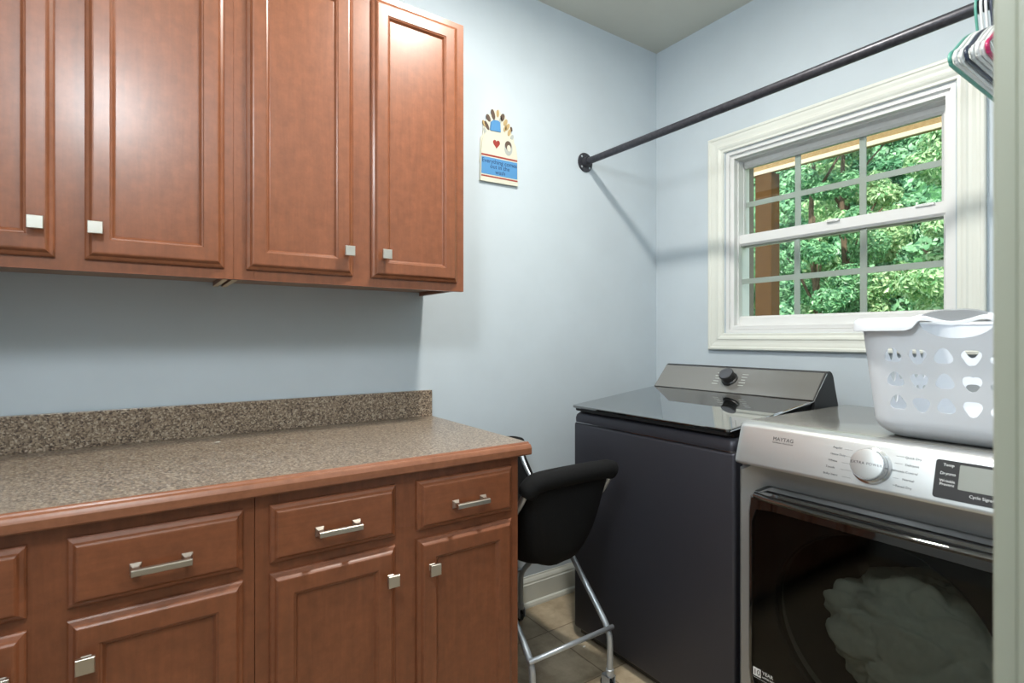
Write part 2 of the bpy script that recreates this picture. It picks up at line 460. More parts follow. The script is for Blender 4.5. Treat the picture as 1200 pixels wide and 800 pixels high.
YU = 1.623
def upper(name, label, x0, x1, doors, knobs):
    t = thing(name, label, 'cabinet', ((x0+x1)/2, D, 1.372), 'cherry wall cabinets')
    bm = bmesh.new()
    B(bm, x0+.005, x0+.019, YU+.019, D, 1.372, 2.29); B(bm, x1-.019, x1-.005 if x1 < .5 else x1-.0005, YU+.019, D, 1.372, 2.29)
    B(bm, x0+.019, x1-.019, YU+.019, D, 2.275, 2.29); B(bm, x0+.019, x1-.019, D-.008, D, 1.384, 2.275)
    obj('cabinet_box', bm, 'wood', t)
    obj('bottom_panel', box(x0+.019, x1-.019, YU+.019, D-.008, 1.384, 1.396), 'under', t)
    obj('raw_edge', box(x0+.005, x0+.019, YU+.02, D, 1.3705, 1.3718), 'rawply', t)
    obj('raw_edge', box(x1-.019, x1-.0055, YU+.02, D, 1.3705, 1.3718), 'rawply' if x1 < .5 else 'wood', t)
    bm = bmesh.new()
    B(bm, x0, x0+.05, YU, YU+.019, 1.366, 2.29, .0004, 1); B(bm, x1-.05, x1, YU, YU+.019, 1.366, 2.29, .0004, 1)
    xm = (doors[0][1]+doors[1][0])/2
    B(bm, xm-.045, xm+.045, YU+.0003, YU+.0187, 1.41, 2.25)
    B(bm, x0+.05, x1-.05, YU, YU+.019, 1.366, 1.41); B(bm, x0+.05, x1-.05, YU, YU+.019, 2.25, 2.29)
    obj('face_frame', bm, 'wood', t)
    for (a, b), k in zip(doors, knobs):
        d = shaker(t, a, b, 1.394, 2.268, YU, 'wood')
        knob(d, k, 1.466, YU)
    return t
UD = [(-.463, -.169), (-.115, .178), (.231, .526), (.584, .886)]
upper('wall_cabinet', 'left cherry wall cabinet cut off by the picture edge, two doors with square nickel knobs', -.525, .2013, UD[:2], (-.199, -.093))
upper('wall_cabinet', 'right cherry wall cabinet ending beside the hanging plaque, two doors with square nickel knobs', .2015, .915, UD[2:], (.506, .622))

YF = 1.29
def base(name, label, x0, x1, cols, knobs):
    t = thing(name, label, 'cabinet', ((x0+x1)/2, D, 0), 'cherry base cabinets')
    bm = bmesh.new()
    B(bm, x0+.002, x0+.018, YF+.019, D-.028, .1, .862); B(bm, x1-.018, x1-.0005, YF+.019, D-.028, .1, .862)
    B(bm, x0+.018, x1-.018, YF+.019, D-.028, .1, .116); B(bm, x0+.018, x1-.018, D-.036, D-.028, .116, .862)
    B(bm, x0+.018, x1-.018, YF+.019, D-.036, .83, .862)
    obj('cabinet_box', bm, 'wood', t)
    obj('toe_kick', box(x0+.002, x1-.002, YF+.075, YF+.09, 0, .1), 'toe', t)
    bm = bmesh.new()
    B(bm, x0+.0003, x0+.05, YF, YF+.019, .1, .862, .0005, 1); B(bm, x1-.05, x1-.0003, YF, YF+.019, .1, .862, .0005, 1)
    xm = (cols[0][1]+cols[1][0])/2
    B(bm, xm-.045, xm+.045, YF+.0003, YF+.0187, .15, .84)
    for z0, z1 in ((.1, .15), (.67, .72), (.82, .862)): B(bm, x0+.05, x1-.05, YF, YF+.019, z0, z1)
    obj('face_frame', bm, 'wood', t)
    for (a, b), k in zip(cols, knobs):
        dr = obj('drawer', prect(bmesh.new(), a, b, .705, .835, EDGE+[(.02, .02)], yto3(YF)), 'woodbaseh', t)
        pull(dr, (a+b)/2, .76, YF)
        d = shaker(t, a, b, .125, .682, YF, 'wood')
        if k is not None: knob(d, k, .608, YF)
    return t
BD = [(-.463, -.173), (-.117, .178), (.231, .526), (.585, .884)]
base('base_cabinet', 'left cherry base cabinet cut off by the picture corner, drawers above doors', -.525, .2012, BD[:2], (-.205, -.088))
base('base_cabinet', 'right cherry base cabinet beside the folding chair, two drawers over two knobbed doors', .2018, .911, BD[2:], (.508, .622))

ct = thing('countertop', 'long speckled brown laminate countertop with wooden front edge on the base cabinets', 'countertop', (.2, 1.6, .863))
obj('laminate_top', box(-.528, .943, 1.287, D-.002, .863, .897, bev=.001), 'lam', ct)
obj('backsplash', box(-.528, .943, D-.021, D-.002, .897, .999, bev=.0015), 'lam', ct)
bm = bmesh.new()
prism(bm, [(1.2865, .8625), (1.2865, .898), (1.283, .8985), (1.279, .8965), (1.277, .8935), (1.273, .893), (1.269, .891), (1.266, .886), (1.264, .882), (1.264, .866), (1.267, .8625)], 'x', -.528, .943)
obj('wood_edge', bm, 'woodh', ct)

# scraps
def scrap(name, label, x, y, z, s):
    bm = bmesh.new()
    pts = [(-1, -.3, .05), (-.3, .25, .12), (.4, -.1, .25), (1, .35, .08), (.5, -.5, .02), (-.4, -.7, .03)]
    loops(bm, [[(x+a*s, y+b*s, z+.0004+c*s*.4+dz) for a, b, c in pts] for dz in (0, .0006)])
    return recenter(tag(obj(name, bm, 'paper'), label, 'scrap'), (x, y, z))
scrap('paper_scrap', 'tiny curled white scrap lying on the speckled countertop', .181, 1.802, .897, .008)

# ------------------------------------------------------------------ wall plaque
pl = thing('wall_plaque', 'small cream bottle-shaped plaque with blue cap and band hanging on the blue wall', 'plaque', (1.268, D, 1.872))
def flat(name, pts, mname, d0, d1, parent, bev=0.):
    bm = bmesh.new()
    loops(bm, [[(u, D-d0, v) for u, v in pts], [(u, D-d1, v) for u, v in pts]])
    return obj(name, bm, mname, parent)
ell = lambda cx, cz, a, b, rot=0, n=20: [(cx+a*math.cos(2*PI*k/n)*math.cos(rot)-b*math.sin(2*PI*k/n)*math.sin(rot), cz+a*math.cos(2*PI*k/n)*math.sin(rot)+b*math.sin(2*PI*k/n)*math.cos(rot)) for k in range(n)]
backing = spline([(1.172, 1.95, 0), (1.176, 2.05, 0), (1.186, 2.07, 0), (1.190, 2.11, 0), (1.206, 2.135, 0), (1.212, 2.16, 0), (1.232, 2.168, 0), (1.240, 2.19, 0), (1.256, 2.186, 0), (1.270, 2.196, 0), (1.284, 2.178, 0), (1.302, 2.176, 0), (1.312, 2.152, 0), (1.328, 2.142, 0), (1.330, 2.112, 0), (1.346, 2.092, 0), (1.350, 2.056, 0), (1.362, 1.95, 0)], 4)
flat('backing', [(p.x, p.y) for p in backing], 'cream', .002, .006, pl)
body = [(1.171, 1.872), (1.366, 1.876), (1.363, 2.0), (1.355, 2.05), (1.338, 2.074), (1.30, 2.086), (1.278, 2.098), (1.220, 2.094), (1.196, 2.076), (1.182, 2.05), (1.176, 2.0)]
bodyo = flat('bottle_body', body, 'cream', .004, .012, pl)
flat('cap', [(1.220, 2.092), (1.273, 2.095), (1.270, 2.136), (1.258, 2.142), (1.236, 2.140), (1.226, 2.132)], 'skyblue', .004, .015, pl)
flat('label_band', [(1.176, 1.903), (1.362, 1.905), (1.3615, 1.978), (1.177, 1.976)], 'skyblue', .011, .0128, pl)
flat('red_stripe', [(1.176, 1.981), (1.3615, 1.983), (1.3612, 1.990), (1.1765, 1.988)], 'red', .011, .0128, pl)
flat('red_stripe', [(1.175, 1.892), (1.363, 1.894), (1.3628, 1.900), (1.1755, 1.898)], 'red', .011, .0128, pl)
hp = []
for k in range(40):
    t = 2*PI*k/40
    hp.append((1.252+.0011*16*math.sin(t)**3, 2.041+.0013*(13*math.cos(t)-5*math.cos(2*t)-2*math.cos(3*t)-math.cos(4*t))))
flat('heart', hp, 'red', .011, .0132, pl)
flat('portrait', ell(1.314, 2.034, .021, .032), 'greyglaze', .011, .0128, pl)
flat('portrait_hair', ell(1.313, 2.045, .017, .020), 'brown', .0122, .0132, pl)
flat('portrait_face', ell(1.316, 2.034, .010, .014), 'cream', .0126, .0138, pl)
for cx, cz, a, b, r, m in ((1.197, 2.085, .006, .016, .3, 'greyglaze'), (1.193, 2.118, .006, .014, .5, 'tan'), (1.206, 2.112, .007, .02, .55, 'brown'), (1.214, 2.146, .009, .016, .5, 'brown'), (1.238, 2.166, .009, .022, .25, 'brown'), (1.262, 2.176, .006, .016, 0, 'tan'),
                          (1.286, 2.164, .010, .018, -.35, 'brown'), (1.276, 2.150, .006, .016, -.2, 'greyglaze'), (1.302, 2.146, .008, .016, -.5, 'tan'), (1.312, 2.128, .008, .018, -.6, 'tan'), (1.322, 2.106, .007, .016, -.3, 'tan'), (1.337, 2.088, .007, .012, -.4, 'greyglaze'), (1.300, 2.118, .006, .014, -.3, 'tan'), (1.333, 2.124, .005, .01, .2, 'brown')):
    flat('painted_sprig', ell(cx, cz, a, b, r), m, .005, .0085, pl)
tb = [text(None, s, sz, (x, D-.0129, z), (1, 0, .01), (0, 0, 1), None, None, .0003) for s, sz, x, z in (('Everything comes', .0255, 1.269, 1.961), ('out in the', .0255, 1.270, 1.940), ('wash', .0255, 1.272, 1.918))]
obj('lettering', merge(tb), 'navyink', pl)

# ------------------------------------------------------------------ closet rod
RX, RZ = 1.774, 2.060
rod = thing('closet_rod', 'dark iron pipe closet rod spanning the room in front of the window wall', 'rod', (RX, D, RZ))
bm = bmesh.new(); tube(bm, [(RX, YD+.004, RZ), (RX, D-.006, RZ)], .0165, 24)
obj('pipe', bm, 'pipe', rod, auto=40)
def flange(y, s):
    bm = bmesh.new()
    lathe(bm, [(.046, 0), (.047, .003), (.045, .006), (.026, .007), (.024, .012), (.022, .028), (.017, .029)], (RX, y, RZ), (0, s, 0), 32)
    f = obj('flange', bm, 'pipe', rod, auto=40)
    for k in range(4):
        a = PI/4+k*PI/2; bm = bmesh.new()
        lathe(bm, [(.0055, 0), (.0055, .001), (.003, .0022)], (RX+.035*math.cos(a), y+s*.0062, RZ+.035*math.sin(a)), (0, s, 0), 12)
        obj('screw', bm, 'tube', f)
flange(D, -1); flange(YD, 1)

# ------------------------------------------------------------------ clothes hangers
def hanger(y, colour, label, dz=0., w=.205, tilt=0.):
    base_z = RZ-.0165
    t = thing('clothes_hanger', label, 'hanger', (RX, y, RZ-.2+dz), 'plastic hangers on the closet rod')
    z0 = RZ+.0165+.0032
    r = .0032
    # hook: over the rod, then down to the shoulders
    pts = [(RX+.0205, y, RZ-.012)]
    for k in range(11):
        a = PI + .25 - (PI+.25)*k/10
        pts.append((RX-.0203*math.cos(a), y, RZ+.0203*math.sin(a)))
    pts += [(RX-.0195, y, RZ-.016), (RX-.015, y, RZ-.034), (RX-.008, y, RZ-.054), (RX-.002, y, RZ-.074)]
    bm = bmesh.new(); tube(bm, spline(pts, 3), r, 10)
    obj('hook', bm, 'h_'+colour, t, smooth=True)
    # body: closed tube triangle with rounded shoulder ends
    top, sh, bot = RZ-.072+dz, RZ-.175+dz, RZ-.205+dz
    half = [(0, top), (.03, top-.006), (.10, top-.040), (w-.03, sh+.010), (w-.008, sh-.003), (w, sh-.016), (w-.006, bot+.004), (w-.02, bot), (.08, bot)]
    ring = [(RX+u, y, z) for u, z in half] + [(RX-u, y, z) for u, z in half[::-1][:-1]]
    P = [Vector(p) for p in ring]; n = len(P); out = []
    for i in range(n):
        a, b, c, d = P[i-1], P[i], P[(i+1) % n], P[(i+2) % n]
        for k in range(5):
            q = k/5; out.append(.5*((2*b)+(c-a)*q+(2*a-5*b+4*c-d)*q*q+(3*b-a-3*c+d)*q**3))
    bm = bmesh.new(); tube(bm, out, .0043, 10, closed=True)
    obj('shoulder_bar', bm, 'h_'+colour, t, smooth=True)
    return t
hanger(.452, 'teal', 'teal plastic hanger, first on the closet rod in front of the window')
hanger(.4415, 'white', 'white plastic hanger directly behind the teal hanger')
hanger(.4315, 'white', 'white plastic hanger touching the dark navy hanger', w=.2)
hanger(.4215, 'navy', 'dark navy plastic hanger among the white ones')
hanger(.4115, 'silver', 'silvery grey plastic hanger just behind the dark navy one', w=.2)
hanger(.4015, 'white', 'white plastic hanger behind the grey hanger, nearer the door frame')
hanger(.3925, 'white', 'white plastic hanger against the magenta hanger', w=.2)
hanger(.3835, 'magenta', 'magenta plastic hanger peeking out beside the door frame')

# ------------------------------------------------------------------ washing machine
wm = thing('washing_machine', 'dark slate top-loading washing machine with black glass lid beside the wall', 'washing machine', (1.75, 1.285, 0))
WA, WB = .926, 1.646
obj('cabinet', box(1.44, 2.10, WA, WB, .035, .866, bev=.012, seg=4), 'slate', wm, auto=50)
bm = bmesh.new()
rings = []
for ins, z in ((.001, .867), (0, .872), (0, .884), (.004, .897), (.012, .905), (.03, .907)):
    rings.append([(x, y, z) for x, y in rrect(1.44+ins, 2.10-ins, WA+ins, WB-ins, .022-ins*.3, 6)])
loops(bm, rings)
obj('top_panel', bm, 'slate', wm, auto=45)
obj('edge_line', (lambda b: loops(b, [[(x, y, z) for x, y in rrect(1.4394, 2.1, WA-.0006, WB+.0006, .0215, 6)] for z in (.8655, .8675)]))(bmesh.new()), 'chrome', wm)
# recess under the lid
bm = bmesh.new()
prism(bm, [(1.462, .905), (1.462, .920), (1.92, .972), (2.08, .972), (2.08, .905)], 'y', WA+.018, WB-.018)
obj('lid_recess', bm, 'blackplastic', wm)
# lid: black glass, rising towards the back
def slab(xa, za, xb, zb, y0, y1, th, r=.012):
    bm = bmesh.new()
    d = Vector((xb-xa, 0, zb-za)); L = d.length; d.normalize(); n = Vector((-d.z, 0, d.x))
    o = Vector((xa, 0, za))
    rings = []
    for ins, h in ((.002, -th), (0, -th+.002), (0, -.002), (.002, 0)):
        rings.append([o+d*u+n*h+Vector((0, v, 0)) for u, v in rrect(ins, L-ins, y0+ins, y1-ins, r-ins, 5)])
    return loops(bm, rings)
lid = obj('lid', slab(1.428, .934, 1.925, .986, .938, 1.644, .010), 'lidglass', wm)
obj('lid_frame', slab(1.436, .925, 1.925, .9755, .946, 1.636, .012), 'satinblack', lid)
cons = [(1.923, .905), (1.923, .986), (2.008, 1.078), (2.014, 1.083), (2.024, 1.086), (2.036, 1.085), (2.048, 1.078), (2.058, 1.064), (2.072, 1.02), (2.098, .95), (2.098, .905)]
bm = bmesh.new(); prism(bm, cons, 'y', .932, 1.642)
con = obj('console', bm, 'satinblack', wm)
bm = bmesh.new()
cd = Vector((.085, 0, .092)).normalized(); cn = Vector((-cd.z, 0, cd.x)); co = Vector((1.923, 0, .986))
rings = []
for ins, h in ((0, -.002), (0, .0025), (.0015, .0035)):
    rings.append([co+cd*u+cn*h+Vector((0, v, 0)) for u, v in ((ins, .938+ins), (.1255-ins, .938+ins), (.1255-ins, 1.640-ins), (ins, 1.640-ins))])
loops(bm, rings)
obj('console_face', bm, 'smokegloss', con)
bm = bmesh.new()
tube(bm, [(1.43, .935, .928), (1.923, .935, .984), (2.009, .9315, 1.078)], .0018, 8)
obj('trim_line', bm, 'chrome', con)
kc = co+cd*.066+cn*.0035+Vector((0, 1.287, 0))
bm = bmesh.new(); lathe(bm, [(.033, 0), (.033, .006), (.028, .009), (.027, .026), (.029, .028), (.0295, .036), (.028, .038)], kc, cn, 36)
kn = obj('dial_knob', bm, 'blackplastic', con, auto=40)
bm = bmesh.new(); lathe(bm, [(.0262, .0382), (.0262, .0392), (.024, .0396)], kc, cn, 36)
obj('knob_cap', bm, 'slatelight', kn, auto=40)
tx = Vector((0, -1, 0))
for i in range(5):
    for sd_ in (1, -1):
        p = co+cd*(.095-.014*i)+cn*.0037+Vector((0, 1.287+sd_*.058, 0))
        b = bmesh.new(); L_ = (.011, .014, .009, .012, .013)[i if sd_ > 0 else 4-i]
        loops(b, [[p+tx*u*L_+cd*v*.0016+cn*h for u, v in ((-1, -1), (1, -1), (1, 1), (-1, 1))] for h in (0, .0003)])
        obj('cycle_mark', b, 'greyglaze', con)
for x in (1.50, 2.04):
    for y in (WA+.06, WB-.06):
        bm = bmesh.new(); lathe(bm, [(.022, 0), (.024, .006), (.02, .012), (.008, .014), (.008, .04)], (x, y, 0), (0, 0, 1), 20)
        obj('levelling_foot', bm, 'blackplastic', wm)
obj('base_skirt', box(1.462, 2.08, WA+.02, WB-.02, .012, .04), 'blackplastic', wm)

# ------------------------------------------------------------------ dryer
DA, DB = .222, .904
dr = thing('dryer', 'silver grey front-loading dryer with black glass door and wide silver console', 'dryer', (1.75, .563, 0))
XF = 1.424
bm = bmesh.new()
B(bm, XF+.02, 2.08, DA, DA+.015, .03, .955); B(bm, XF+.02, 2.08, DB-.015, DB, .03, .955)
B(bm, 2.065, 2.08, DA+.015, DB-.015, .03, .955); B(bm, XF+.02, 2.065, DA+.015, DB-.015, .03, .045)
obj('cabinet', bm, 'steeldark', dr)
bm = bmesh.new()
loops(bm, [[(x, y, z) for x, y in rrect(1.462+i, 2.085-i, DA+i, DB-i, .015, 5)] for i, z in ((0, .953), (0, .960), (.002, .9645), (.006, .966))])
obj('top_panel', bm, 'steeltop', dr, auto=40)
# front frame: rounded rectangle outline with a round hole
NP = 64
def ring_rr(x, y0, y1, z0, z1, r):
    """NP points of a rounded rectangle by angle from its centre"""
    cy, cz = (y0+y1)/2, (z0+z1)/2; hy, hz = (y1-y0)/2, (z1-z0)/2
    pts = []
    for k in range(NP):
        a = 2*PI*(k+.5)/NP; c, s = math.cos(a), math.sin(a)
        lo, hi = 0, 2
        for _ in range(30):
            m = (lo+hi)/2; px, pz = abs(c*m), abs(s*m)
            qx, qz = max(px-(hy-r), 0), max(pz-(hz-r), 0)
            ins = px <= hy and pz <= hz and qx*qx+qz*qz <= r*r
            lo, hi = (m, hi) if ins else (lo, m)
        pts.append((x, cy+c*lo, cz+s*lo))
    return pts
CY, CZ = .55, .497
def ring_c(x, r, cy=CY, cz=CZ, ref=None):
    return [(x, cy+r*math.cos(2*PI*(k+.5)/NP), cz+r*math.sin(2*PI*(k+.5)/NP)) for k in range(NP)]
def topin(r): return [(x+.024*min(1, max(0, (z-.74)/.045)), y, z) for x, y, z in r]
bm = bmesh.new()
loops(bm, [ring_rr(XF+.03, DA, DB, .06, .852, .012), ring_rr(XF+.008, DA, DB, .06, .852, .012), ring_rr(XF, DA+.008, DB-.008, .066, .850, .02),
           topin(ring_rr(XF, DA+.034, DB-.034, .205, .792, .045)), topin(ring_rr(XF+.012, DA+.040, DB-.040, .211, .786, .04)), ring_c(XF+.03, .262), ring_c(XF+.06, .255)], False, False)
obj('front_frame', bm, 'steeldark', dr, auto=35)
obj('toe_panel', box(XF+.012, XF+.03, DA+.002, DB-.002, .03, .062, bev=.003), 'blackplastic', dr)
# drum
bm = bmesh.new()
lathe(bm, [(.256, 0), (.272, .03), (.272, .49), (.25, .515), (.02, .53)], (XF+.055, CY, CZ), (1, 0, 0), 48, False, True)
obj('drum', bm, 'drum', dr, auto=40)
# door
dx = XF-.022
bm = bmesh.new()   # outer frame ring of black gloss
y0, y1, z0, z1 = DA+.041, DB-.041, .214, .782
loops(bm, [ring_rr(XF+.006, y0, y1, z0, z1, .038), ring_rr(dx+.006, y0, y1, z0, z1, .038), ring_rr(dx, y0+.006, y1-.006, z0+.006, z1-.006, .034),
           ring_rr(dx, y0+.012, y1-.012, z0+.012, z1-.046, .03), ring_rr(dx+.003, y0+.0135, y1-.0135, z0+.0135, z1-.0475, .03), ring_rr(XF+.006, y0+.0135, y1-.0135, z0+.0135, z1-.0475, .03)], False, False)
door = obj('door', bm, 'blackgloss', dr, auto=35)
bm = bmesh.new()
loops(bm, [ring_rr(dx+.0015, y0+.014, y1-.014, z0+.014, z1-.048, .03), ring_rr(dx+.005, y0+.014, y1-.014, z0+.014, z1-.048, .03)])
obj('door_glass', bm, 'tinted', door)
bm = bmesh.new()   # black inner surround with round window opening
loops(bm, [ring_rr(dx+.012, y0+.014, y1-.014, z0+.014, z1-.048, .03), ring_c(dx+.012, .240), ring_c(dx+.018, .234), ring_c(dx+.032, .232), ring_c(dx+.032, .24), ring_rr(dx+.018, y0+.016, y1-.016, z0+.016, z1-.05, .03)], False, False)
obj('inner_surround', bm, 'blackplastic', door, auto=35)
bm = bmesh.new(); tube(bm, ring_c(dx+.011, .239), .0018, 8, closed=True)
obj('window_ring', bm, 'satinblack', door, smooth=True)
# moulded handle lip along the top of the door
bm = bmesh.new()
rows = []
for k in range(25):
    v = k/24; y = y1-.020-(y1-y0-.040)*v; bow = math.sin(PI*v)**.5
    zt = z1-.004-.004*bow
    rows.append([(dx+.001, y, zt), (dx-.004-.008*bow, y, zt-.003), (dx-.007-.010*bow, y, zt-.009), (dx-.005-.008*bow, y, zt-.014), (dx+.001, y, zt-.020)])
loops(bm, rows)
obj('door_handle', bm, 'blackgloss', door, auto=40)
# badge
ux = Vector((0, -1, 0)); uz = Vector((0, 0, 1))
bm = bmesh.new(); B(bm, dx+.0002, dx+.0014, .824, .846, .268, .290)
bdg = obj('badge', bm, 'whiteink', door)
tb = [text(None, '10', .0205, (dx-.0002, .835, .279), ux, uz, None, None, .0002)]
obj('badge_number', merge(tb), 'blackplastic', bdg)
tb = [text(None, 'YEAR', .013, (dx+.0008, .820, .2845), ux, uz, None, None, .0003, 'LEFT'), text(None, 'LIMITED PARTS WARRANTY', .0055, (dx+.0008, .820, .273), ux, uz, None, None, .0003, 'LEFT'),
      text(None, '____________', .008, (dx+.0008, .846, .2665), ux, uz, None, None, .0003, 'LEFT')]
obj('badge_lettering', merge(tb), 'whiteink', bdg)
# console
sl = Vector((.034, 0, .104)).normalized()
cpro = [(1.412, .850), (1.3985, .851), (1.397, .855), (1.398, .860), (1.429, .950), (1.434, .957), (1.442, .9625), (1.455, .9655), (1.475, .966), (1.475, .850)]
bm = bmesh.new()
secs = []
for k, (y, sc) in enumerate([(DB-.001, .86), (DB-.003, .93), (DB-.008, .975), (DB-.018, 1.), (DA+.018, 1.), (DA+.008, .975), (DA+.003, .93), (DA+.001, .86)]):
    secs.append([(1.475+(x-1.475)*sc, y, .905+(z-.905)*(sc*.5+.5)) for x, z in cpro])
loops(bm, secs)
cs = obj('console', bm, 'steel', dr, auto=35)
def cpt(y, z, lift=.0):   # point on the console face
    t = (z-.860)/.090
    return Vector((1.398+.031*t, y, z)) + cnrm*lift
csl = Vector((.031, 0, .090)).normalized(); cnrm = Vector((-csl.z, 0, csl.x))
tb = [text(None, 'MAYTAG', .0135, cpt(.772, .931, .0003), ux, csl, None, None, .0002, space=1.05), text(None, 'COMMERCIAL TECHNOLOGY', .0042, cpt(.772, .9215, .0003), ux, csl, None, None, .0002)]
obj('logo_lettering', merge(tb), 'ink', cs)
for i, w in enumerate(('Regular', 'Heavy Duty', 'Whites', 'Towels', 'Bulky Items')):
    z = .934-.0158*i
    obj('cycle_lettering', text(None, w, .0072, cpt(.645+.0035*i, z, .0003), ux, csl, None, None, .0002, 'LEFT'), 'ink', cs)
    b = bmesh.new(); e = cpt(.600-.001*i, z-.001, .0003); a = cpt(.618+.001*i-(.006 if i in (1, 4) else 0), z-.001, .0003); tube(b, [a, e], .0003, 4)
    obj('leader_line', b, 'ink', cs)
for i, w in enumerate(('Quick Dry', 'Delicates', 'Wrinkle Control', 'Normal', 'Timed Dry')):
    z = .936-.0158*i
    obj('cycle_lettering', text(None, w, .0072, cpt(.460+.003*i if i != 2 else .464, z, .0003), ux, csl, None, None, .0002, 'RIGHT'), 'ink', cs)
    b = bmesh.new(); a = cpt(.493+.002*i if i != 2 else .507, z+.0005, .0003); e = cpt(.511-.001*abs(i-2), z+.0005, .0003); tube(b, [a, e], .0003, 4)
    obj('leader_line', b, 'ink', cs)
kc = cpt(.556, .905, 0)
bm = bmesh.new(); lathe(bm, [(.043, 0), (.0425, .004), (.038, .006), (.0375, .022), (.036, .026)], kc, cnrm, 48)
kn = obj('cycle_knob', bm, 'chrome', cs, auto=35)
bm = bmesh.new(); lathe(bm, [(.0345, .0255), (.0345, .0285), (.031, .0295), (.0, .0297)], kc, cnrm, 48, True, False)
kf = obj('knob_face', bm, 'steel', kn, auto=35)
obj('knob_lettering', text(None, 'EXTRA POWER', .0088, kc+cnrm*.0299, ux, csl, None, None, .0002, space=1.15), 'ink', kn)
def cpanel(y0, y1, z0, z1, r, h0, h1):
    bm = bmesh.new(); rr = rrect(y0, y1, z0, z1, r, 5)
    return loops(bm, [[cpt(y, z, h) for y, z in rr] for h in (h0, h1)])
pn = obj('display_panel', cpanel(.245, .434, .866, .944, .006, -.001, .0012), 'satinblack', cs)
obj('screen', cpanel(.276, .392, .889, .938, .002, .001, .0016), 'screen', pn)
for w, z in (('Temp', .934), ('Dryness', .9165), ('Wrinkle', .9015), ('Prevent', .8945)):
    obj('button_lettering', text(None, w, .0082, cpt(.411, z, .0013), ux, csl, None, None, .0003), 'whiteink', pn)
obj('button_lettering', text(None, 'Cycle Signal', .0082, cpt(.372, .8795, .0013), ux, csl, None, None, .0003, 'LEFT'), 'whiteink', pn)
for x in (1.50, 2.02):
    for y in (DA+.06, DB-.06):
        bm = bmesh.new(); lathe(bm, [(.022, 0), (.024, .006), (.02, .012), (.008, .014), (.008, .04)], (x, y, 0), (0, 0, 1), 20)
        obj('levelling_foot', bm, 'blackplastic', dr)

# quilt inside the drum
bm = bmesh.new(); bmesh.ops.create_icosphere(bm, subdivisions=6, radius=1)
for v in bm.verts:
    p = v.co.copy()
    q = p*1.9+Vector((3.1, 1.7, 5.2))
    wq = q+Vector((noise.noise(q*.9), noise.noise(q*.9+Vector((5, 5, 5))), noise.noise(q*.9+Vector((2, 8, 1)))))*.5
    f = abs(noise.noise(wq*.9))**.5
    g = abs(noise.noise(wq*1.9+Vector((9, 2, 4))))**.5
    h = abs(noise.noise(wq*4+Vector((1, 6, 2))))**.6
    r = .78+.30*f+.16*g+.06*h
    c = Vector((p.x*.17, p.y*.235, p.z*.185))*r
    w = Vector((1.595, .475, .435))+c
    dy, dz = w.y-CY, w.z-CZ; rad = math.hypot(dy, dz)
    lim = (.264 if w.x > XF+.065 else .222)-.03*(1-g)
    if rad > lim: w.y = CY+dy*lim/rad; w.z = CZ+dz*lim/rad
    if w.x < XF+.03: w.x = XF+.03-(XF+.03-w.x)*.25
    v.co = w
recenter(tag(obj('quilt', bm, 'duvet', smooth=True), 'crumpled pale quilt bundled in the dryer drum, seen through the dark door', 'quilt'), (1.64, .515, .235))

scrap('paper_scrap', 'small white scrap on the floor tiles at the foot of the washer', 1.418, 1.56, 0, .009)

# ------------------------------------------------------------------ laundry basket
bk = thing('laundry_basket', 'white plastic laundry basket with shield-shaped holes on top of the dryer', 'basket', (1.745, .408, .9675))
BZ0, BZ1 = .9715, 1.246
BX, BY = 1.745, .408
def bper(s, ex, ey, r):
    """point at length fraction s (0..1) on a rounded rectangle, starting at the middle of the -X side and going to +Y; returns point"""
    segs = [('l', ey-r), ('a', 0), ('l', 2*(ex-r)), ('a', 1), ('l', 2*(ey-r)), ('a', 2), ('l', 2*(ex-r)), ('a', 3), ('l', ey-r)]
    tot = 4*(ex-r)+4*(ey-r)+2*PI*r
    d = (s % 1.0)*tot
    st = [Vector((-ex, 0)), None, Vector((-ex+r, ey)), None, Vector((ex, ey-r)), None, Vector((ex-r, -ey)), None, Vector((-ex, -ey+r))]
    dr_ = [Vector((0, 1)), None, Vector((1, 0)), None, Vector((0, -1)), None, Vector((-1, 0)), None, Vector((0, 1))]
    cen = {1: Vector((-ex+r, ey-r)), 3: Vector((ex-r, ey-r)), 5: Vector((ex-r, -ey+r)), 7: Vector((-ex+r, -ey+r))}
    a0 = {1: 180, 3: 90, 5: 0, 7: -90}
    for i, (k, v) in enumerate(segs):
        L = v if k == 'l' else PI*r/2
        if d <= L+1e-9:
            if k == 'l': return st[i]+dr_[i]*d
            t = math.radians(a0[i]-90*d/L)
            return cen[i]+Vector((math.cos(t), math.sin(t)))*r
        d -= L
    return st[0]
EX1, EY1, ER = .292, .206, .075
PERL = 4*(EX1-ER)+4*(EY1-ER)+2*PI*ER
def bpoint(s, z):
    t = (z-BZ0)/(BZ1-BZ0)
    k = .88+.12*t
    bot = max(0, 1-(z-BZ0)/.035)
    sh = .028*bot**2.2
    p = bper(s, EX1-.036*(1-t)-sh, EY1-.024*(1-t)-sh, ER*k-sh*.5)
    return Vector((BX+p.x, BY+p.y, z))
def shield(kind, cu, cv, a, b, n=18):
    pts = []
    for k in range(n):
        t = 2*PI*k/n+PI/2
        r = 1+.13*math.cos(3*(t-PI/2))
        sg = 1 if kind == 0 else -1
        pts.append((cu+a*r*math.cos(t), cv+sg*b*r*math.sin(t)))
    return pts
holes = []
cols_front = [-.129+.0505*i for i in range(6)]
for side, off, n in ((0, 0, 6), (1, .25, 8), (2, .5, 6), (3, .75, 8)):
    for i in range(n):
        cu = off*PERL+(i-(n-1)/2)*.0505
        if side in (1, 3): cu = off*PERL+(i-(n-1)/2)*.056
        for j, cv in enumerate((1.054, 1.109, 1.166)):
            holes.append(shield((i+1) % 2 if j < 2 else (i+1) % 2, cu, cv, .0178, .0172))
